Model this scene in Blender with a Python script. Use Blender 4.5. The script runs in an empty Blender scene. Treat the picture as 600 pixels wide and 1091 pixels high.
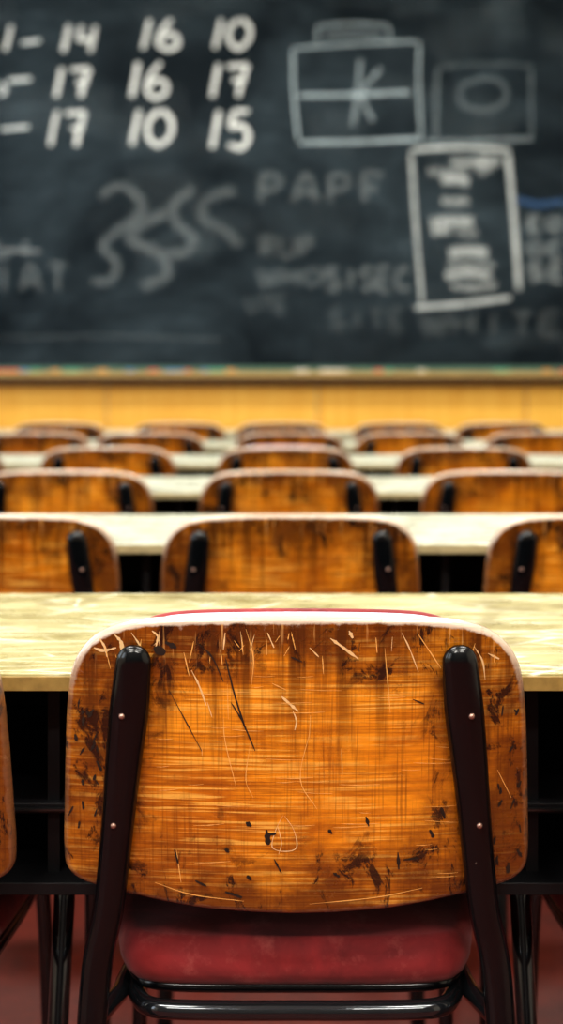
import bpy, bmesh, math, random
from mathutils import Vector, Matrix
random.seed(7)
sc = bpy.context.scene
COL = sc.collection
F = 1413.0; CAMZ = 1.056; HY = 395.0; CX = 300.0

# ------------------------------------------------------------------ helpers
def mk_mesh(name, verts, faces, mat=None, smooth=True, attrs=None):
    me = bpy.data.meshes.new(name)
    me.from_pydata([tuple(v) for v in verts], [], faces)
    me.update()
    if attrs:
        for an, vals in attrs.items():
            if isinstance(vals[0], (tuple, list)):
                a = me.attributes.new(an, 'FLOAT_COLOR', 'POINT')
                for i, v in enumerate(vals): a.data[i].color = v
            else:
                a = me.attributes.new(an, 'FLOAT', 'POINT')
                for i, v in enumerate(vals): a.data[i].value = v
    bm = bmesh.new(); bm.from_mesh(me)
    bmesh.ops.recalc_face_normals(bm, faces=bm.faces)
    bm.to_mesh(me); bm.free()
    if smooth:
        for p in me.polygons: p.use_smooth = True
    if mat: me.materials.append(mat)
    return me

def add(name, me, parent=None, loc=(0, 0, 0)):
    o = bpy.data.objects.new(name, me); COL.objects.link(o)
    o.location = loc
    if parent: o.parent = parent
    return o

def empty(name, loc=(0, 0, 0)):
    o = bpy.data.objects.new(name, None); COL.objects.link(o)
    o.location = loc; o.empty_display_size = .1
    return o

def box_mesh(name, x0, x1, y0, y1, z0, z1, mat, bevel=0.0, seg=3):
    bm = bmesh.new()
    bmesh.ops.create_cube(bm, size=1)
    for v in bm.verts:
        v.co = Vector(((x0 + x1) / 2 + v.co.x * (x1 - x0), (y0 + y1) / 2 + v.co.y * (y1 - y0), (z0 + z1) / 2 + v.co.z * (z1 - z0)))
    if bevel:
        bmesh.ops.bevel(bm, geom=bm.edges[:], offset=bevel, segments=seg, profile=.5, affect='EDGES')
    me = bpy.data.meshes.new(name); bm.to_mesh(me); bm.free()
    me.materials.append(mat)
    return me

def catmull(pts, n=8, closed=False):
    pts = [Vector(p) for p in pts]; out = []
    N = len(pts); rng = N if closed else N - 1
    for i in range(rng):
        if closed:
            p0, p1, p2, p3 = pts[(i - 1) % N], pts[i], pts[(i + 1) % N], pts[(i + 2) % N]
        else:
            p1, p2 = pts[i], pts[i + 1]
            p0 = pts[i - 1] if i > 0 else p1 * 2 - p2
            p3 = pts[i + 2] if i + 2 < N else p2 * 2 - p1
        for k in range(n):
            t = k / n
            out.append(.5 * ((2 * p1) + (p2 - p0) * t + (2 * p0 - 5 * p1 + 4 * p2 - p3) * t * t + (-p0 + 3 * p1 - 3 * p2 + p3) * t ** 3))
    if not closed: out.append(pts[-1])
    return out

def sweep(path, a, b, side=(1, 0, 0), seg=16, roundcap=True):
    """elliptical tube: a along side vec, b along the other; a,b scalars or lists"""
    n = len(path); path = [Vector(p) for p in path]
    A = a if isinstance(a, list) else [a] * n
    B = b if isinstance(b, list) else [b] * n
    verts = []; faces = []
    s = Vector(side); rings = []
    for i, p in enumerate(path):
        t = (path[min(i + 1, n - 1)] - path[max(i - 1, 0)]).normalized()
        s = (s - t * s.dot(t)).normalized()
        u = t.cross(s)
        rings.append((p, t, s.copy(), u, A[i], B[i]))
    full = []
    if roundcap:
        p, t, s0, u, aa, bb = rings[0]
        for k in range(1, 5):
            th = k / 5 * math.pi / 2
            full.append((p - t * aa * math.cos(th), s0, u, aa * math.sin(th), bb * math.sin(th)))
    for p, t, s0, u, aa, bb in rings: full.append((p, s0, u, aa, bb))
    if roundcap:
        p, t, s0, u, aa, bb = rings[-1]
        for k in range(4, 0, -1):
            th = k / 5 * math.pi / 2
            full.append((p + t * aa * math.cos(th), s0, u, aa * math.sin(th), bb * math.sin(th)))
    for p, s0, u, aa, bb in full:
        for j in range(seg):
            th = 2 * math.pi * j / seg
            verts.append(p + s0 * aa * math.cos(th) + u * bb * math.sin(th))
    m = len(full)
    for i in range(m - 1):
        for j in range(seg):
            faces.append((i * seg + j, i * seg + (j + 1) % seg, (i + 1) * seg + (j + 1) % seg, (i + 1) * seg + j))
    faces.append(tuple(range(seg))); faces.append(tuple((m - 1) * seg + j for j in range(seg)))
    return verts, faces

def merge(parts):
    V = []; Fc = []
    for v, f in parts:
        o = len(V); V += list(v); Fc += [tuple(i + o for i in ff) for ff in f]
    return V, Fc

# ------------------------------------------------------------------ node helpers
class NT:
    def __init__(self, name):
        self.m = bpy.data.materials.new(name); self.m.use_nodes = True
        self.t = self.m.node_tree; self.n = self.t.nodes; self.l = self.t.links
        self.bsdf = self.n['Principled BSDF']; self.out = self.n['Material Output']
    def link(self, a, b): self.l.new(a, b)
    def node(self, ty, **kw):
        nd = self.n.new(ty)
        for k, v in kw.items(): setattr(nd, k, v)
        return nd
    def coord(self, kind='Object', scale=(1, 1, 1), loc=(0, 0, 0), rot=(0, 0, 0)):
        tc = self.node('ShaderNodeTexCoord'); mp = self.node('ShaderNodeMapping')
        mp.inputs['Scale'].default_value = scale; mp.inputs['Location'].default_value = loc; mp.inputs['Rotation'].default_value = rot
        self.link(tc.outputs[kind], mp.inputs['Vector']); return mp.outputs['Vector']
    def noise(self, vec, scale=1, detail=4, rough=.55, dist=0):
        nz = self.node('ShaderNodeTexNoise'); nz.inputs['Scale'].default_value = scale
        nz.inputs['Detail'].default_value = detail; nz.inputs['Roughness'].default_value = rough; nz.inputs['Distortion'].default_value = dist
        self.link(vec, nz.inputs['Vector']); return nz.outputs['Fac']
    def ramp(self, fac, stops):
        r = self.node('ShaderNodeValToRGB'); e = r.color_ramp.elements
        while len(e) < len(stops): e.new(.5)
        for i, (p, c) in enumerate(stops):
            e[i].position = p
            e[i].color = (c, c, c, 1) if isinstance(c, (int, float)) else (*c, 1)
        self.link(fac, r.inputs['Fac']); return r.outputs['Color']
    def math(self, op, a, b=None, clamp=False):
        m = self.node('ShaderNodeMath', operation=op, use_clamp=clamp)
        for i, x in enumerate([a, b]):
            if x is None: continue
            if isinstance(x, (int, float)): m.inputs[i].default_value = x
            else: self.link(x, m.inputs[i])
        return m.outputs[0]
    def mix(self, fac, a, b, mode='MIX'):
        m = self.node('ShaderNodeMix', data_type='RGBA', blend_type=mode)
        for i, x in ((0, fac), (6, a), (7, b)):
            if isinstance(x, (int, float)): m.inputs[i].default_value = x
            elif isinstance(x, (tuple, list)): m.inputs[i].default_value = (*x, 1)
            else: self.link(x, m.inputs[i])
        return m.outputs[2]
    def bump(self, h, strength=.2, dist=.001):
        b = self.node('ShaderNodeBump'); b.inputs['Strength'].default_value = strength; b.inputs['Distance'].default_value = dist
        self.link(h, b.inputs['Height']); self.link(b.outputs['Normal'], self.bsdf.inputs['Normal'])
    def set(self, **kw):
        for k, v in kw.items():
            i = self.bsdf.inputs[k.replace('_', ' ')]
            if hasattr(v, 'links'): self.link(v, i)
            else: i.default_value = (*v, 1) if isinstance(v, tuple) and len(v) == 3 else v

def simple(name, col, rough=.5, metal=0, var=.15, nscale=20, coat=0):
    t = NT(name); nz = t.noise(t.coord(), nscale, 4)
    c = t.mix(nz, tuple(max(0, x * (1 - var)) for x in col), tuple(min(1, x * (1 + var)) for x in col))
    t.set(Base_Color=c, Roughness=rough, Metallic=metal)
    t.bsdf.inputs['Coat Weight'].default_value = coat
    return t.m

# wood of the chair backs
def wood_mat():
    t = NT('worn_plywood'); oi = t.node('ShaderNodeObjectInfo')
    tc = t.node('ShaderNodeTexCoord')
    rv = t.math('MULTIPLY', oi.outputs['Random'], 17.0)
    cb = t.node('ShaderNodeCombineXYZ'); t.link(rv, cb.inputs[1])
    va = t.node('ShaderNodeVectorMath', operation='ADD'); t.link(tc.outputs['Object'], va.inputs[0]); t.link(cb.outputs[0], va.inputs[1])
    base = va.outputs[0]
    def mp(s, loc=(0, 0, 0), rot=(0, 0, 0)):
        m = t.node('ShaderNodeMapping'); m.inputs['Scale'].default_value = s; m.inputs['Location'].default_value = loc; m.inputs['Rotation'].default_value = rot
        t.link(base, m.inputs['Vector']); return m.outputs['Vector']
    big = t.noise(mp((1, 1, 1.3)), 8, 6, .62, .5)
    col = t.ramp(big, [(.27, (.24, .062, .005)), (.40, (.56, .165, .008)), (.54, (.82, .285, .013)), (.72, (.97, .39, .028))])
    # long grain bands
    g = t.noise(mp((3, 1, 60)), 3, 5, .6, .3)
    col = t.mix(t.ramp(g, [(.38, .5), (.56, 0)]), col, (.28, .075, .007))
    # fine cross fibres, broken pale dashes
    fl = t.noise(mp((7, 1, 250)), 1.6, 2, .5)
    gate = t.noise(mp((1, 1, 1), (3, 0, 2)), 11, 4, .6)
    fm = t.math('MULTIPLY', t.ramp(fl, [(.53, 0), (.62, .85)]), t.ramp(gate, [(.40, 0), (.56, .85)]))
    col = t.mix(fm, col, (1.0, .54, .11))
    fd = t.math('MULTIPLY', t.ramp(fl, [(.38, .6), (.46, 0)]), t.ramp(gate, [(.40, .2), (.56, .9)]))
    col = t.mix(fd, col, (.26, .07, .006))
    # vertical cell breaks
    vl = t.noise(mp((300, 1, 8)), 1.5, 2, .5)
    col = t.mix(t.math('MULTIPLY', t.ramp(vl, [(.54, 0), (.68, .6)]), t.ramp(gate, [(.4, .9), (.62, .3)])), col, (.18, .05, .006))
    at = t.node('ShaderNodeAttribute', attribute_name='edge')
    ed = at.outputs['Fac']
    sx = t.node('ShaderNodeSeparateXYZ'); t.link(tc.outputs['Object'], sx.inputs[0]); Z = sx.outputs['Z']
    # vignette-like shade towards the rim, painted into the varnish colour
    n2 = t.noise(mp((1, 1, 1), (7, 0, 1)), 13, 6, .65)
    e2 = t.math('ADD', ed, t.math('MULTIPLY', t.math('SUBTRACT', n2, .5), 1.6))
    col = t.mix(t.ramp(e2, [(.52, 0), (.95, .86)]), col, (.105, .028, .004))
    # vertical dark runs from the top
    topd = t.ramp(Z, [(.69, 0), (.80, 1)])
    dv = t.noise(mp((55, 1, 3), (2, 0, 0), (0, .1, 0)), 1.2, 4, .6)
    col = t.mix(t.math('MULTIPLY', t.ramp(dv, [(.48, 0), (.62, .88)]), topd), col, (.085, .026, .004))
    # dark stains
    st = t.noise(mp((1.6, 1, 1), (1, 0, 5)), 24, 6, .72, .6)
    stg = t.math('MULTIPLY', t.ramp(st, [(.54, 0), (.60, .92)]), t.ramp(e2, [(.52, 0.10), (.78, 1)]))
    col = t.mix(stg, col, (.018, .008, .004))
    # vertical wear scratches below top rim
    sv = t.noise(mp((170, 1, 9), (0, 0, 0), (0, .12, 0)), 1.2, 3, .6)
    topm = t.ramp(Z, [(.775, 0), (.825, 1)])
    col = t.mix(t.math('MULTIPLY', t.ramp(sv, [(.61, 0), (.67, .7)]), topm), col, (.72, .40, .14))
    # bare rim, most worn along the top
    n3 = t.noise(mp((1, 1, 1)), 60, 4, .7)
    e3 = t.math('ADD', ed, t.math('MULTIPLY', t.math('SUBTRACT', n3, .5), .09))
    rz = t.ramp(Z, [(.75, .10), (.81, 1)])
    col = t.mix(t.math('MULTIPLY', t.ramp(e3, [(.970, 0), (.990, .95)]), rz), col, (.58, .46, .36))
    t.set(Base_Color=col, Roughness=t.ramp(n2, [(.3, .16), (.7, .32)]))
    t.bsdf.inputs['Coat Weight'].default_value = .6; t.bsdf.inputs['Coat Roughness'].default_value = .12
    t.bump(t.math('ADD', fl, t.math('MULTIPLY', g, .5)), .45, .0009)
    return t.m

def black_paint():
    t = NT('black_enamel'); nz = t.noise(t.coord(), 90, 5, .7)
    c = t.mix(t.ramp(nz, [(.73, 0), (.76, 1)]), (.003, .004, .005), (.14, .12, .10))
    t.set(Base_Color=c, Roughness=t.ramp(t.noise(t.coord(), 30), [(.3, .12), (.7, .22)]))
    t.bsdf.inputs['Specular IOR Level'].default_value = .5
    return t.m

def desk_mat(name, c1, c2, stain, rough=(.22, .38), scr=(.85, .84, .66)):
    t = NT(name)
    a = t.noise(t.coord(scale=(1, 2, 2)), 5, 6, .65, .6)
    col = t.mix(t.ramp(a, [(.35, 0), (.65, 1)]), c1, c2)
    for k, (rz, sc_) in enumerate([(.5, 1.7), (-.9, 2.3), (.1, 1.3), (1.4, 2.1), (.8, 3.1)]):
        v = t.node('ShaderNodeTexVoronoi', feature='DISTANCE_TO_EDGE'); v.inputs['Scale'].default_value = sc_ * 1.6
        t.link(t.coord(scale=(1, 5, 1), rot=(0, 0, rz), loc=(k * 3.1, 1.7, 0)), v.inputs['Vector'])
        g = t.noise(t.coord(loc=(k, 0, 0)), 7, 3)
        m = t.math('MULTIPLY', t.ramp(v.outputs['Distance'], [(0, 1), (.018, 0)]), t.ramp(g, [(.44, 0), (.52, .95)]))
        col = t.mix(m, col, scr)
    s = t.noise(t.coord(scale=(1, 1.4, 1), loc=(4, 4, 4)), 11, 7, .72)
    col = t.mix(t.ramp(s, [(.50, 0), (.64, .7)]), col, stain)
    t.set(Base_Color=col, Roughness=t.ramp(a, [(.3, rough[0]), (.7, rough[1])]))
    return t.m

def board_mat():
    t = NT('slate_chalkboard')
    a = t.noise(t.coord(scale=(1, 1, 1.3)), 1.1, 6, .6, .8)
    b = t.noise(t.coord(scale=(.8, 1, 2.2), rot=(0, .5, 0)), 3.2, 6, .7, .6)
    m = t.math('MULTIPLY', t.ramp(a, [(.38, .0), (.74, 1)]), t.ramp(b, [(.3, .2), (.75, 1)]))
    col = t.mix(m, (.0058, .0108, .0155), (.060, .086, .106))
    t.set(Base_Color=col, Roughness=.7)
    t.bsdf.inputs['Specular IOR Level'].default_value = .12
    return t.m

def chalk_mat():
    t = NT('chalk_dust')
    at = t.node('ShaderNodeAttribute', attribute_name='chalk')
    n = t.noise(t.coord(), 45, 5, .7)
    al = t.math('MULTIPLY', at.outputs['Alpha'], t.ramp(n, [(.28, .45), (.55, 1)]), True)
    t.set(Base_Color=at.outputs['Color'], Roughness=.95, Alpha=al)
    t.bsdf.inputs['Specular IOR Level'].default_value = 0
    return t.m

def fabric_mat():
    t = NT('red_upholstery')
    a = t.noise(t.coord(), 9, 5, .6, .5); w = t.noise(t.coord(), 500, 2)
    col = t.mix(t.ramp(a, [(.35, 0), (.68, 1)]), (.13, .006, .008), (.34, .026, .028))
    col = t.mix(t.ramp(t.noise(t.coord(loc=(2, 2, 2)), 18, 6, .75), [(.52, 0), (.70, .42)]), col, (.46, .13, .11))
    t.set(Base_Color=col, Roughness=.8); t.bsdf.inputs['Sheen Weight'].default_value = .15
    t.bump(w, .3, .0006); return t.m

def wall_wood():
    t = NT('yellow_wood_panel')
    a = t.noise(t.coord(scale=(12, 1, .7)), 2, 5, .6, .4)
    b = t.noise(t.coord(scale=(1, 1, .5)), .9, 3)
    col = t.mix(t.ramp(a, [(.3, 0), (.7, 1)]), (.85, .44, .055), (1.0, .62, .12))
    col = t.mix(t.ramp(b, [(.35, .35), (.65, 0)]), col, (.74, .34, .04))
    t.set(Base_Color=col, Roughness=.45); return t.m

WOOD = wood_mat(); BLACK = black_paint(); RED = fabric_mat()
DESK1 = desk_mat('varnished_desk_top', (.32, .275, .115), (.48, .43, .22), (.19, .145, .05))
DESK2 = desk_mat('desk_top_window_sheen', (.42, .44, .35), (.60, .63, .54), (.27, .25, .16))  # rear rows: reflected window light put into a paler base colour
EDGE1 = simple('desk_edge_band', (.30, .20, .06), .5, var=.6, nscale=60)
EDGE2 = simple('desk_edge_band_pale', (.40, .33, .18), .5, var=.4, nscale=60)
SLATE = board_mat(); CHALK = chalk_mat(); PANEL = wall_wood()
RIVET = simple('rivet_metal', (.42, .26, .21), .35, .8)
STEEL = simple('dark_steel_tube', (.03, .034, .04), .12, .7, coat=.8)
SHELF = simple('black_shelf_board', (.005, .005, .007), .6)
STRIP = simple('grey_metal_strip', (.10, .10, .10), .3, .8)
PIPING = simple('pale_piping', (.62, .57, .72), .6, nscale=120, var=.25)
PALE = simple('bare_wood_chip', (.80, .52, .25), .7, nscale=80)
FINE = simple('fine_scratch', (.84, .44, .12), .6, nscale=80)
DARKM = simple('dark_scratch', (.022, .010, .005), .7)
WALLP = simple('cream_wall_paint', (.62, .58, .48), .8, nscale=4, var=.06)
WALLB = simple('unseen_rear_wall_dark', (.12, .11, .10), .8, nscale=4, var=.06)  # unseen wall kept dark so the chair posts reflect less
CEIL = simple('ceiling_white', (.8, .8, .78), .9, var=.04)
BROWN = simple('brown_tray_wood', (.07, .030, .012), .5, var=.4)
GREEN = simple('green_felt_strip', (.10, .19, .14), .8, var=.4, nscale=9)
def floor_mat():
    t = NT('red_linoleum'); a = t.noise(t.coord(), 3, 6, .7)
    b = t.noise(t.coord(), 60, 3)
    col = t.mix(t.ramp(a, [(.3, 0), (.7, 1)]), (.07, .006, .003), (.22, .020, .007))
    col = t.mix(t.ramp(b, [(.55, 0), (.7, .4)]), col, (.04, .007, .004))
    t.set(Base_Color=col, Roughness=.5); return t.m
FLOOR = floor_mat()

# ------------------------------------------------------------------ chair
K = .40; TILT = .14; ZM = .70; D0 = 1.21; X0 = .0137
def surf(x, z): return K * x * x - TILT * (z - ZM)
def unproj(px, py):
    """measured photo position -> chair-local x,z on the rear face of the backrest"""
    x, z = (px - 316) / 1168, CAMZ - (py - HY) / 1168
    for _ in range(6):
        d = D0 + surf(x, z)
        x = (px - CX) * d / F - X0; z = CAMZ - (py - HY) * d / F
    return x, z
half = [(0, 658), (80, 658.5), (140, 660), (178, 664), (208, 674), (228, 691), (240, 714), (245, 750), (247, 800), (248, 860), (248, 908),
        (243, 928), (226, 941), (195, 950), (150, 961), (90, 971), (0, 976)]
hp = []
for dx, py in half:
    x, z = unproj(316 + dx, py); hp.append((x if dx else 0, z))
loop = hp + [(-x, z) for x, z in reversed(hp[1:-1])]
outline = [Vector((p.x, p.y)) for p in catmull([(x, z, 0) for x, z in loop], 6, True)]
NO = len(outline)
def loop_normals(o):
    out = []
    for i in range(len(o)):
        t = (o[(i + 1) % len(o)] - o[i - 1]).normalized(); out.append(Vector((-t.y, t.x)))
    c = sum(o, Vector((0, 0))) / len(o)
    if out[0].dot(o[0] - c) < 0: out = [-n for n in out]
    return out

def slab(o, y_of, th, bev, radial=22, puff=0.0):
    """closed slab following surface y_of(x,z)+offset along the local normal"""
    c = Vector((0, sum(p.y for p in o) / len(o))); nr = loop_normals(o); n = len(o)
    rings = []
    def ring(scale, inset, off, e):
        r = []
        for p, q in zip(o, nr):
            w = c + (p - q * inset - c) * scale
            y = y_of(w.x, w.y)
            r.append(Vector((w.x, y + off * .99, w.y + off * TILT)))
        rings.append((r, e))
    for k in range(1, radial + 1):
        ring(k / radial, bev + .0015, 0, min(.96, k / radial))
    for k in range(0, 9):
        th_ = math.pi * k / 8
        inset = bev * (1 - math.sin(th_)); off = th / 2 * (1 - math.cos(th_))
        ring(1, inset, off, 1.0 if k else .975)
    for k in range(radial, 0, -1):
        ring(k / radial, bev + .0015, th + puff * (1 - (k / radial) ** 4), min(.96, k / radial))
    V = []; E = []; Fc = []
    for r, e in rings:
        V += r; E += [e] * n
    m = len(rings)
    for i in range(m - 1):
        for j in range(n):
            Fc.append((i * n + j, i * n + (j + 1) % n, (i + 1) * n + (j + 1) % n, (i + 1) * n + j))
    Fc.append(tuple(range(n))); Fc.append(tuple((m - 1) * n + j for j in range(n)))
    return V, Fc, E

TH = .015
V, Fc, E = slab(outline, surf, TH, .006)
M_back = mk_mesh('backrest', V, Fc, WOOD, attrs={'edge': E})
ztop = max(p.y for p in outline)
pad_o = [Vector((p.x * .80, ztop + .0034 + (p.y - ztop) * .8)) for p in outline]
V, Fc, E = slab(pad_o, lambda x, z: surf(x, z) + TH + .001, .012, .005, puff=.006)
M_pad = mk_mesh('back_pad', V, Fc, RED)
pp = [p for p in pad_o if p.y > ztop - .008]
pp = sorted(pp, key=lambda p: p.x)
V, Fc = sweep([(p.x, surf(p.x, p.y) + TH - .003, p.y - .0032) for p in pp], .0030, .0030, side=(0, 0, 1), seg=10)
M_pipe = mk_mesh('pad_piping', V, Fc, PIPING)

def post(sgn):
    ctrl = [(.1475, -.012, .793), (.152, -.006, .75), (.158, .002, .70), (.1635, .010, .65), (.169, .017, .60), (.1745, .020, .555), (.187, .018, .483), (.193, -.015, .30), (.2, -.075, .012)]
    aa = [.0160, .0180, .0168, .0155, .0148, .0142, .014, .013, .012]
    bb = [.009, .012, .012, .012, .012, .012, .012, .012, .012]
    P = catmull([(sgn * x, y, z) for x, y, z in ctrl], 6)
    AB = catmull([(a, b, 0) for a, b in zip(aa, bb)], 6)
    return sweep(P, [q.x for q in AB], [q.y for q in AB], side=(1, 0, 0), seg=24)
V, Fc = post(-1); M_postL = mk_mesh('rear_leg_left', V, Fc, BLACK)
V, Fc = post(1); M_postR = mk_mesh('rear_leg_right', V, Fc, BLACK)
parts = []
for s in (-1, 1):
    for (x, y, z) in ((.1575, -.0130, .745), (.167, .0035, .641)):
        parts.append(sweep([(s * x, y - .0035, z), (s * x, y + .004, z)], .0030, .0030, side=(1, 0, 0), seg=14))
V, Fc = merge(parts); M_riv = mk_mesh('rivets', V, Fc, RIVET)
# seat cushion outline (x, y)
sh = [(0, .052), (.10, .053), (.145, .060), (.168, .082), (.180, .14), (.190, .24), (.197, .36), (.190, .405), (.16, .425), (.08, .43), (0, .43)]
sl = sh + [(-x, y) for x, y in reversed(sh[1:-1])]
so = [Vector((p.x, p.y)) for p in catmull([(x, y, 0) for x, y in sl], 5, True)]
def seat_slab(o, z0, z1, bev, puff):
    c = Vector((0, .24)); nr = loop_normals(o); n = len(o); R = []
    def ring(scale, inset, z): R.append([Vector((*(c + (p - q * inset - c) * scale), z)) for p, q in zip(o, nr)])
    for k in range(1, 9): ring(k / 8, bev, z0)
    for k in range(0, 9):
        a = math.pi * k / 8; ring(1, bev * (1 - math.sin(a)), z0 + (z1 - z0) / 2 * (1 - math.cos(a)))
    for k in range(12, 0, -1): ring(k / 12, bev, z1 + puff * (1 - (k / 12) ** 3))
    V = [v for r in R for v in r]; m = len(R)
    Fc = [(i * n + j, i * n + (j + 1) % n, (i + 1) * n + (j + 1) % n, (i + 1) * n + j) for i in range(m - 1) for j in range(n)]
    Fc += [tuple(range(n)), tuple((m - 1) * n + j for j in range(n))]
    return V, Fc
V, Fc = seat_slab(so, .466, .512, .016, .008); M_seat = mk_mesh('seat_cushion', V, Fc, RED)
V, Fc = seat_slab([Vector((p.x * .96, .24 + (p.y - .24) * .95)) for p in so], .458, .468, .004, 0); M_pan = mk_mesh('seat_pan', V, Fc, BLACK)
u = [(.19, .415, .012), (.186, .40, .25), (.182, .385, .41), (.178, .36, .447), (.172, .25, .449), (.160, .12, .449), (.150, .070, .450), (.128, .048, .451), (.06, .044, .451), (0, .044, .451)]
ul = u + [(-x, y, z) for x, y, z in reversed(u[:-1])]
parts = [sweep(catmull(ul, 6), .0090, .0090, side=(1, 0, 0), seg=14)]
for s in (-1, 1):
    parts.append(sweep([(s * .187, .016, .455), (s * .172, .08, .450), (s * .165, .15, .449)], .009, .009, seg=12))
    parts.append(sweep([(s * .193, -.008, .20), (s * .188, .40, .21)], .008, .008, seg=12))
V, Fc = merge(parts); M_frame = mk_mesh('seat_frame', V, Fc, STEEL)

def chair(x, y, pad=False, rot=0, sz=1):
    c = empty('classroom_chair', (x, y, 0)); c.rotation_euler = (0, 0, rot); c.scale = (1, 1, sz)
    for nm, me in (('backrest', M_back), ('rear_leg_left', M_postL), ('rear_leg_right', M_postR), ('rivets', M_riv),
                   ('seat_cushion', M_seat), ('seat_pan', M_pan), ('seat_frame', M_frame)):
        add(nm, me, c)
    if pad: add('back_pad', M_pad, c); add('pad_piping', M_pipe, c)
    return c

SP = .95
rowsX = [[-.945, -.468, X0, .486, .96],
         [-1.02, -.479, .015, .547, 1.06],
         [-1.06, -.513, .018, .54, 1.06],
         [-1.06, -.534, .0115, .56, 1.09],
         [-.93, -.50, .03, .486, .975],
         [-1.0, -.46, 0, .53, .99]]
front = None
for r, xs in enumerate(rowsX):
    for i, x in enumerate(xs):
        main = (r == 0 and i == 2)
        c = chair(x, D0 + SP * r, pad=(r == 0 or (r == 3 and i == 2)), rot=0 if r == 0 else random.uniform(-.03, .03), sz=1 if r == 0 else .986)
        if main: front = c

# scratches on the front chair
def ribbon(pts, w, off=.0003, taper=True):
    P = catmull([(a, b, 0) for a, b in pts], 5)
    V = []; Fc = []; n = len(P)
    for i, p in enumerate(P):
        t = (P[min(i + 1, n - 1)] - P[max(i - 1, 0)]).normalized(); q = Vector((-t.y, t.x, 0))
        ww = w * (math.sin(math.pi * (i + .4) / n) ** .6 if taper else 1) * random.uniform(.5, 1.3) / 2
        for s in (-1, 1):
            x, z = unproj(p.x + q.x * ww * s, p.y + q.y * ww * s)
            V.append((x, surf(x, z) - off, z))
    for i in range(n - 1): Fc.append((2 * i, 2 * i + 1, 2 * i + 3, 2 * i + 2))
    return V, Fc
pale = [([(300, 742), (309, 750), (318, 758)], 3.5), ([(312, 757), (316, 768), (314, 778)], 2), ([(302, 868), (294, 884), (290, 902), (302, 907), (316, 903), (313, 884), (303, 869)], 1.2),
        ([(296, 880), (300, 898), (297, 910)], 1.1), ([(106, 680), (112, 690), (114, 700)], 3), ([(122, 676), (129, 684), (131, 697), (138, 706)], 4), ([(100, 690), (110, 693), (124, 690)], 3),
        ([(140, 674), (150, 690), (152, 708)], 2), ([(162, 672), (168, 678), (166, 690)], 3), ([(204, 714), (212, 730), (220, 752)], 2.0), ([(221, 748), (226, 764)], 1.4),
        ([(352, 680), (366, 690), (382, 702)], 4.0), ([(372, 672), (376, 680)], 4), ([(330, 690), (340, 700)], 1.6), ([(428, 674), (436, 690), (446, 716)], 1.5),
        ([(505, 688), (514, 704), (517, 724)], 1.6), ([(520, 696), (532, 702)], 2.5), ([(240, 674), (238, 692)], 2), ([(285, 674), (292, 690)], 1.6)]
fine = [([(446, 676), (470, 712)], 1.2), ([(262, 670), (270, 700), (268, 730)], 1.1), ([(238, 764), (240, 790), (252, 840)], .9), ([(267, 790), (262, 830), (270, 850)], .9), ([(410, 690), (416, 760)], .9), ([(330, 780), (320, 830), (338, 862)], .9),
        ([(188, 905), (193, 940)], 1.1), ([(305, 735), (290, 728)], 1.1), ([(165, 940), (205, 953), (260, 960)], 1.2), ([(330, 963), (400, 956), (450, 946)], 1.0), ([(530, 820), (545, 850)], 1.0)]
for _ in range(26):
    x = random.uniform(100, 530); y = random.uniform(672, 700); L = random.uniform(5, 26); dx = random.uniform(-6, 8)
    (pale if random.random() < .2 else fine).append(([(x, y), (x + dx * .5, y + L * .5), (x + dx, y + L)], random.uniform(.7, 1.4)))
for _ in range(46):
    x = random.uniform(160, 470); y = random.uniform(720, 940); L = random.uniform(8, 46); a = random.uniform(-.06, .06) + (math.pi / 2 if random.random() < .15 else 0)
    fine.append(([(x, y), (x + L * .5 * math.cos(a), y + L * .5 * math.sin(a) + .6), (x + L * math.cos(a), y + L * math.sin(a))], random.uniform(.5, .9)))
dark = [([(240, 700), (250, 740), (262, 778)], 2.2), ([(246, 748), (258, 768), (272, 800)], 1.8), ([(210, 685), (226, 700), (238, 726)], 2), ([(262, 876), (268, 880)], 5), ([(284, 884), (286, 900)], 7), ([(282, 890), (294, 888)], 4),
        ([(240, 904), (244, 908)], 4), ([(263, 933), (268, 937)], 5), ([(424, 908), (425, 926)], 3), ([(430, 916), (446, 914)], 2.5), ([(208, 938), (220, 944)], 3.5), ([(240, 950), (258, 956)], 3.5), ([(350, 884), (354, 888)], 4), ([(458, 884), (462, 892)], 5),
        ([(470, 860), (474, 872)], 4), ([(180, 735), (215, 800)], 1.2), ([(292, 915), (300, 930)], 2), ([(390, 870), (393, 880)], 3), ([(164, 690), (176, 696)], 8), ([(176, 684), (188, 690)], 6),
        ([(186, 905), (190, 920)], 3), ([(355, 930), (362, 934)], 3), ([(310, 700), (322, 705)], 2), ([(440, 745), (452, 750)], 2)]
for _ in range(34):
    x = random.choice([random.uniform(78, 104), random.uniform(528, 556)]); y = random.uniform(740, 920)
    dark.append(([(x, y), (x + random.uniform(-6, 6), y + random.uniform(4, 12))], random.uniform(1.5, 4)))
V, Fc = merge([ribbon(p, w) for p, w in pale]); add('wood_chips', mk_mesh('wood_chips', V, Fc, PALE, False), front)
V, Fc = merge([ribbon(p, w, .0004) for p, w in fine]); add('fine_scratches', mk_mesh('fine_scratches', V, Fc, FINE, False), front)
V, Fc = merge([ribbon(p, w, .0005) for p, w in dark]); add('dark_nicks', mk_mesh('dark_nicks', V, Fc, DARKM, False), front)

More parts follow.
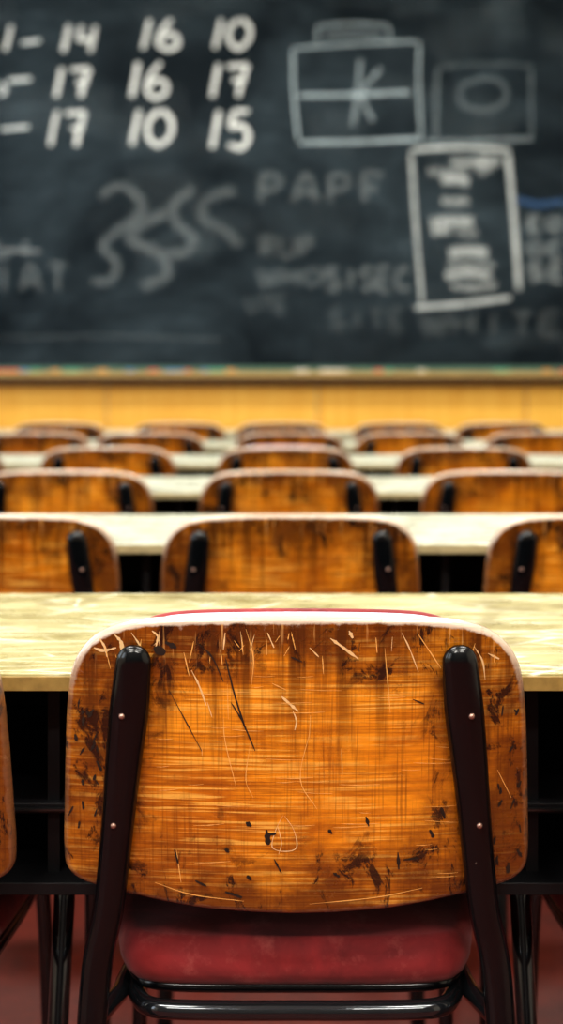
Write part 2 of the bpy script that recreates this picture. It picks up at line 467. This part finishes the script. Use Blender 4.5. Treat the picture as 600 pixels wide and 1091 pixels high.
# ------------------------------------------------------------------ desks
for r, xs in enumerate(rowsX):
    y0 = 1.262 + SP * r; y1 = y0 + .455; L = 2.1
    d = empty('long_school_desk', (0, y0, 0)); dm = DESK1 if r == 0 else DESK2
    w = y1 - y0
    add('desk_top', box_mesh('desk_top', -L, L, 0, w, .752, .768, dm, .002), d)
    add('edge_band', box_mesh('edge_band', -L, L, -.0025, .0, .7515, .7655, EDGE1 if r == 0 else EDGE2, .0005, 1), d)
    add('shelf_bottom', box_mesh('shelf_bottom', -L, L, .03, w - .02, .545, .557, SHELF, .001), d)
    add('shelf_middle', box_mesh('shelf_middle', -L, L, .05, w - .02, .618, .628, SHELF, .001), d)
    add('shelf_lip', box_mesh('shelf_lip', -L, L, .046, .05, .6215, .6235, STRIP), d)
    add('shelf_back', box_mesh('shelf_back', -L, L, w - .02, w - .008, .545, .752, SHELF, .001), d)
    mids = [(a + b) / 2 for a, b in zip(xs[:-1], xs[1:])]
    mids = [-L + .08, mids[0] - .5] + mids + [mids[-1] + .5, L - .08]
    tubes = []
    for i, m in enumerate(mids):
        add('divider_%d' % i, box_mesh('divider', m - .006, m + .006, .06, w - .02, .557, .752, SHELF), d)
        sg = -1 if m < 0 else 1
        tubes.append(sweep([(m, .14, .545), (m + sg * .012, .04, .012)], .011, .011, seg=14))
        tubes.append(sweep([(m + sg * .0, .34, .545), (m + sg * .012, .42, .012)], .011, .011, seg=14))
        tubes.append(sweep([(m + sg * .010, .06, .12), (m + sg * .010, .40, .12)], .009, .009, seg=12))
    V, Fc = merge(tubes); add('legs', mk_mesh('legs', V, Fc, STEEL), d)

# ------------------------------------------------------------------ room
WY = 7.6; HW = 3.2; RB = -3.0; CH = 3.7
add('floor', box_mesh('floor', -HW, HW, RB, WY, -.05, 0, FLOOR))
add('ceiling', box_mesh('ceiling', -HW, HW, RB, WY, CH, CH + .05, CEIL))
add('wall_front', box_mesh('wall_front', -HW, HW, WY, WY + .1, 0, CH, WALLP))
add('unseen_wall_back', box_mesh('unseen_wall_back', -HW, HW, RB - .1, RB, 0, CH, WALLB))  # unseen, added to shut out world light and darken the room
add('wall_right', box_mesh('wall_right', HW, HW + .1, RB, WY, 0, CH, WALLP))
parts = []
wins = [(-2.2, -.4), (.4, 2.2), (3.0, 4.8), (5.4, 7.0)]
prev = RB
def cube_vf(x0, x1, y0, y1, z0, z1):
    v = [(x, y, z) for x in (x0, x1) for y in (y0, y1) for z in (z0, z1)]
    return v, [(0, 1, 3, 2), (4, 6, 7, 5), (0, 4, 5, 1), (2, 3, 7, 6), (0, 2, 6, 4), (1, 5, 7, 3)]
for a, b in wins:
    parts.append(cube_vf(-HW - .1, -HW, prev, a, 0, CH)); prev = b
    parts.append(cube_vf(-HW - .1, -HW, a, b, 0, .95)); parts.append(cube_vf(-HW - .1, -HW, a, b, 3.1, CH))
parts.append(cube_vf(-HW - .1, -HW, prev, WY, 0, CH))
V, Fc = merge(parts); add('wall_left', mk_mesh('wall_left', V, Fc, WALLP, False))
for i, (a, b) in enumerate(wins):
    m = (a + b) / 2; x0, x1 = -HW - .08, -HW - .02
    fr = [cube_vf(x0, x1, a, a + .06, .95, 3.1), cube_vf(x0, x1, b - .06, b, .95, 3.1), cube_vf(x0, x1, m - .03, m + .03, 1.01, 3.04),
          cube_vf(x0, x1, a + .06, b - .06, .95, 1.01), cube_vf(x0, x1, a + .06, b - .06, 3.04, 3.1), cube_vf(x0, x1, a + .06, m - .03, 2.3, 2.35), cube_vf(x0, x1, m + .03, b - .06, 2.3, 2.35)]
    V, Fc = merge(fr); wob = add('window_%d' % (i + 1), mk_mesh('window_frame', V, Fc, CEIL, False))
    ld = bpy.data.lights.new('window_daylight', 'AREA'); ld.shape = 'RECTANGLE'; ld.size = 2.1; ld.size_y = 1.7; ld.energy = (38, 34, 32, 18)[i]; ld.color = (.86, .94, 1)
    lo = bpy.data.objects.new('daylight', ld); COL.objects.link(lo); lo.location = (-HW - .25, m, 2.02); lo.rotation_euler = (0, -math.pi / 2, 0); lo.parent = wob
wp = empty('wall_panelling', (0, WY, 0))
edges = [-HW, -2.2, -1.0, .205, 1.4, 2.6, HW]
for i, (a, b) in enumerate(zip(edges[:-1], edges[1:])):
    add('panel_%d' % i, box_mesh('panel', a + .004, b - .004, -.02, -.001, .10, .985, PANEL, .003), wp)
add('baseboard_front', box_mesh('baseboard_front', -HW, HW, WY - .03, WY - .001, 0, .10, BROWN, .004))

# ------------------------------------------------------------------ chalkboard
BY = WY - .045; S = BY / F
def bx(px): return (px - CX) * S
def bz(py): return CAMZ - (py - HY) * S
cb = empty('chalkboard', (0, BY, 0))
add('slate', box_mesh('slate', -2.9, 2.9, 0, .03, bz(391), bz(-30), SLATE), cb)
add('frame_top', box_mesh('frame_top', -2.95, 2.95, -.02, .03, bz(-30), bz(-42), BROWN, .004), cb)
add('frame_left', box_mesh('frame_left', -2.96, -2.9, -.02, .03, bz(397), bz(-42), BROWN, .004), cb)
add('frame_right', box_mesh('frame_right', 2.9, 2.96, -.02, .03, bz(397), bz(-42), BROWN, .004), cb)
add('felt_strip', box_mesh('felt_strip', -2.9, 2.9, -.012, .0, bz(396), bz(391), GREEN, .002), cb)
add('tray', box_mesh('tray', -2.95, 2.95, -.09, .03, bz(402), bz(396.5), simple('pale_tray_wood', (.46, .31, .11), .5, var=.3, nscale=6), .003), cb)
add('tray_apron', box_mesh('tray_apron', -2.95, 2.95, -.05, .03, bz(409), bz(402), BROWN, .003), cb)
chcols = [((.75, .08, .06), 'red'), ((.8, .75, .7), 'white'), ((.1, .45, .3), 'green'), ((.8, .35, .08), 'orange'), ((.12, .3, .6), 'blue')]
for cc, nm in chcols:
    parts = []
    for k in range(6):
        x = random.uniform(-2.0, 2.0); L = random.uniform(.05, .12)
        parts.append(sweep([(x, random.uniform(-.08, -.03), bz(396.5) + .007), (x + L, random.uniform(-.08, -.03), bz(396.5) + .007)], .007, .007, side=(0, 0, 1), seg=10, roundcap=False))
    V, Fc = merge(parts); add('chalk_sticks_' + nm, mk_mesh('chalk_sticks', V, Fc, simple('chalk_' + nm, cc, .9)), cb)

G = {
 '0': [[(.5, 0), (.12, .3), (.08, .72), (.42, 1), (.85, .72), (.9, .3), (.55, 0)]],
 '1': [[(.75, 0), (.5, .5), (.25, 1)]],
 '4': [[(.30, .02), (.16, .48), (.5, .54), (.92, .46)], [(.92, .05), (.80, .5), (.66, 1)]],
 '5': [[(.9, 0), (.3, .02)], [(.3, .02), (.2, .42), (.6, .4), (.88, .66), (.6, .98), (.1, .92)]],
 '6': [[(.62, 0), (.22, .4), (.1, .78), (.42, 1), (.82, .85), (.78, .58), (.45, .5), (.15, .72)]],
 '7': [[(.08, .08), (.5, .06), (.9, .04)], [(.9, .04), (.65, .5), (.5, 1)], [(.3, .5), (.85, .46)]],
 'P': [[(.15, 1), (.15, 0)], [(.15, .02), (.7, .05), (.8, .3), (.55, .52), (.15, .52)]],
 'A': [[(.05, 1), (.5, 0), (.95, 1)], [(.22, .65), (.78, .65)]], 'F': [[(.15, 1), (.15, 0), (.85, 0)], [(.15, .48), (.65, .48)]],
 'R': [[(.15, 1), (.15, 0)], [(.15, .02), (.7, .05), (.8, .28), (.5, .5), (.15, .5)], [(.45, .5), (.85, 1)]],
 'U': [[(.1, 0), (.12, .7), (.5, 1), (.88, .7), (.9, 0)]], 'O': [[(.5, 0), (.1, .3), (.1, .7), (.5, 1), (.9, .7), (.9, .3), (.5, 0)]],
 'W': [[(0, 0), (.25, 1), (.5, .3), (.75, 1), (1, 0)]], 'H': [[(.12, 0), (.12, 1)], [(.88, 0), (.88, 1)], [(.12, .5), (.88, .5)]],
 'S': [[(.85, .12), (.45, 0), (.12, .25), (.5, .5), (.88, .75), (.5, 1), (.1, .88)]], 'I': [[(.5, 0), (.5, 1)]],
 'E': [[(.85, 0), (.15, 0), (.15, 1), (.85, 1)], [(.15, .5), (.7, .5)]], 'C': [[(.9, .15), (.5, 0), (.1, .4), (.2, .85), (.6, 1), (.9, .85)]],
 'T': [[(.05, 0), (.95, 0)], [(.5, 0), (.5, 1)]], 'L': [[(.15, 0), (.15, 1), (.85, 1)]], 'K': [[(.15, 0), (.15, 1)], [(.85, 0), (.15, .55), (.85, 1)]],
}
strokes = []
def st(pts, w=5, a=.9, col=(.88, .94, .95)): strokes.append((pts, w, a, col))
def txt(s, x, y, cw, h, w=5, a=.9, gap=.15, slant=.0, col=(.90, .93, .92)):
    for ch in s:
        if ch in G:
            cww = cw * (.55 if ch == '1' else 1)
            for g in G[ch]:
                st([(x + u * cww + (1 - v) * slant * h + random.uniform(-.5, .5), y + v * h + random.uniform(-.5, .5)) for u, v in g], w, a, col)
            x += cww * (1 + gap)
        else: x += cw * .6
W1 = 5.8
txt('1', 2, 27, 24, 28, W1, .95); st([(22, 46), (44, 43)], W1 - 1, .95)
txt('14', 64, 26, 24, 30, W1, .95, .2); txt('16', 148, 20, 28, 33, W1, 1, .15); txt('10', 225, 20, 26, 32, W1, 1, .2)
st([(0, 88), (6, 96), (0, 102)], W1, .8); st([(8, 86), (34, 84)], W1 - 1, .9)
txt('17', 56, 72, 25, 32, W1, .95, .25); txt('16', 136, 66, 28, 38, W1, 1, .15); txt('17', 222, 68, 27, 36, W1, 1, .2)
st([(0, 138), (32, 135)], W1 - 1, .9)
txt('17', 50, 118, 26, 38, W1, .95, .25); txt('10', 136, 117, 30, 38, W1, 1, .2); txt('15', 222, 118, 28, 40, W1, 1, .2)
# diagrams
cd_ = (.74, .88, .95)
st([(338, 28), (375, 25), (414, 27)], 4, .40, cd_); st([(414, 27), (416, 48)], 4, .35, cd_); st([(338, 28), (338, 47)], 4, .35, cd_); st([(345, 38), (375, 36), (408, 38)], 6, .25, cd_)
st([(310, 52), (376, 47), (447, 44)], 4, .5, cd_); st([(447, 44), (446, 90), (449, 150)], 4, .5, cd_); st([(312, 52), (313, 100), (318, 150)], 4, .6, cd_); st([(318, 152), (380, 151), (449, 148)], 5, .6, cd_)
st([(316, 102), (380, 101), (438, 98)], 5, .55, cd_); st([(384, 62), (381, 95), (376, 134)], 5, .35, cd_); st([(406, 72), (386, 100), (398, 130)], 5, .35, cd_)
st([(466, 72), (465, 110), (464, 150)], 4, .22, cd_); st([(466, 72), (520, 68), (566, 70)], 4, .10, cd_); st([(566, 70), (566, 150)], 4, .14, cd_); st([(450, 151), (510, 150), (568, 148)], 4, .35, cd_)
st([(515, 82), (492, 92), (492, 110), (515, 118), (538, 108), (536, 90), (515, 82)], 7, .12, cd_)
st([(438, 160), (490, 157), (543, 160)], 5, .7); st([(438, 160), (443, 240), (450, 325)], 5, .55); st([(541, 162), (548, 240), (553, 310)], 6, .65); st([(442, 328), (490, 324), (545, 317)], 6, .7)
for k, (x0, x1, y) in enumerate([(455, 498, 182), (470, 500, 192), (480, 535, 172), (470, 500, 214), (458, 505, 238), (460, 480, 248), (486, 510, 246), (478, 520, 270), (476, 528, 282), (474, 524, 294), (480, 530, 304)]):
    st([(x0, y), ((x0 + x1) / 2, y + random.uniform(-4, 4)), (x1, y + random.uniform(-2, 2))], random.uniform(8, 13), random.uniform(.2, .5))
st([(510, 165), (520, 185)], 18, .25)
c2 = (.66, .74, .77)
st([(106, 210), (130, 198), (152, 222), (120, 250), (106, 262)], 11, .15, c2); st([(106, 262), (124, 280), (118, 298), (98, 300)], 11, .15, c2)
st([(178, 226), (150, 240), (140, 256), (170, 270), (178, 292), (150, 306)], 12, .16, c2)
st([(206, 200), (184, 220), (190, 240), (206, 254), (196, 270), (180, 268)], 12, .15, c2); st([(252, 202), (222, 212), (216, 232), (240, 246), (256, 262)], 12, .12, c2)
txt('PAPF', 274, 186, 30, 30, 8, .14, .22, col=c2); txt('RUP', 276, 252, 18, 22, 7, .12, .15, col=c2)
txt('WHO', 276, 286, 20, 18, 7, .12, .2, col=c2); txt('SISEC', 346, 286, 17, 22, 7, .17, .1, col=c2); txt('UTE', 262, 316, 14, 16, 6, .08, .1, col=c2)
txt('LI', -6, 256, 20, 16, 5, .22, col=c2); st([(0, 266), (44, 268)], 4, .28); txt('IAT', -8, 282, 24, 28, 7, .14, .2, col=c2)
st([(550, 212), (575, 218), (604, 214)], 8, .45, (.10, .22, .48)); txt('EO', 562, 232, 16, 14, 6, .28, .3, col=c2); txt('OC', 562, 258, 16, 14, 6, .26, .3, col=c2); txt('SE', 562, 282, 18, 16, 7, .28, .3, col=c2)
txt('SITE', 350, 330, 18, 20, 7, .07, .2, col=c2); txt('WHITE', 450, 334, 26, 22, 8, .08, .2, col=c2); st([(0, 360), (120, 358), (240, 362)], 4, .08, c2)
for _ in range(44):
    x = random.uniform(-200, 780); y = random.uniform(0, 370); L = random.uniform(40, 140); a = random.uniform(-.5, .3)
    st([(x, y), (x + L / 2 * math.cos(a), y + L / 2 * math.sin(a) - 8), (x + L * math.cos(a), y + L * math.sin(a))], random.uniform(20, 50), random.uniform(.01, .045), (.5, .60, .66))
V = []; Fc = []; C = []
prof = [(-1, 0), (-.6, .75), (0, 1), (.6, .75), (1, 0)]
for si, (pts, w, a, col) in enumerate(strokes):
    P = catmull([(x, y, 0) for x, y in pts], 8) if len(pts) > 2 else [Vector((pts[0][0], pts[0][1], 0)).lerp(Vector((pts[1][0], pts[1][1], 0)), k / 8) for k in range(9)]
    n = len(P); base = len(V); yo = -.0006 - .00012 * (si % 24); wv = random.uniform(.9, 1.1)
    for i, p in enumerate(P):
        t = (P[min(i + 1, n - 1)] - P[max(i - 1, 0)]).normalized(); q = Vector((-t.y, t.x, 0))
        al = a * random.uniform(.8, 1) * (.5 if i in (0, n - 1) else 1)
        for u_, pa in prof:
            x = p.x + q.x * u_ * w * .62 * wv; y = p.y + q.y * u_ * w * .62 * wv
            V.append((bx(x), yo, bz(y))); C.append((*col, al * pa))
    for i in range(n - 1):
        for j in range(4):
            o = base + i * 5 + j; Fc.append((o, o + 1, o + 6, o + 5))
add('chalk_writing', mk_mesh('chalk_writing', V, Fc, CHALK, False, {'chalk': C}), cb)

# ------------------------------------------------------------------ lamps
LAMPM = NT('lamp_diffuser'); LAMPM.set(Base_Color=(.9, .9, .9)); LAMPM.bsdf.inputs['Emission Color'].default_value = (1, .96, .88, 1); LAMPM.bsdf.inputs['Emission Strength'].default_value = 3
HOUS = simple('lamp_housing', (.7, .7, .7), .4)
for yy, e in ((-2.0, 64), (-.2, 54), (1.8, 36), (3.8, 38), (5.8, 42)):  # unseen fixtures; rows behind the camera added to light the chair backs
    for xx in (-1.1, 1.1):
        lp = empty('unseen_ceiling_lamp', (xx, yy, CH - .12))
        add('housing', box_mesh('housing', -.72, .72, -.17, .17, .0, .12, HOUS, .01), lp)
        add('diffuser', box_mesh('diffuser', -.69, .69, -.14, .14, -.015, .0, LAMPM.m, .004), lp)
        ld = bpy.data.lights.new('lamp_light', 'AREA'); ld.shape = 'RECTANGLE'; ld.size = 1.38; ld.size_y = .28; ld.energy = e; ld.color = (1, .96, .87)
        lo = bpy.data.objects.new('lamp_light', ld); COL.objects.link(lo); lo.location = (0, 0, -.02); lo.parent = lp
w = bpy.data.worlds.new('World'); sc.world = w; w.use_nodes = True
w.node_tree.nodes['Background'].inputs[0].default_value = (.80, .90, 1, 1); w.node_tree.nodes['Background'].inputs[1].default_value = 1.0

# ------------------------------------------------------------------ camera
cd = bpy.data.cameras.new('camera'); cam = bpy.data.objects.new('camera', cd); COL.objects.link(cam)
cam.location = (0, 0, CAMZ); cam.rotation_euler = (math.pi / 2, 0, 0)
cd.sensor_fit = 'VERTICAL'; cd.sensor_height = 36; cd.lens = 36 * F / 1091
cd.shift_y = -(545.5 - HY) / 1091
cd.dof.use_dof = True; cd.dof.focus_distance = 1.20; cd.dof.aperture_fstop = 3.6
cd.clip_start = .05
sc.camera = cam
sc.view_settings.view_transform = 'Standard'
for lk in ('Medium High Contrast', 'Standard - Medium High Contrast'):
    try:
        sc.view_settings.look = lk; print('LOOK', lk); break
    except Exception as ex: print(ex)
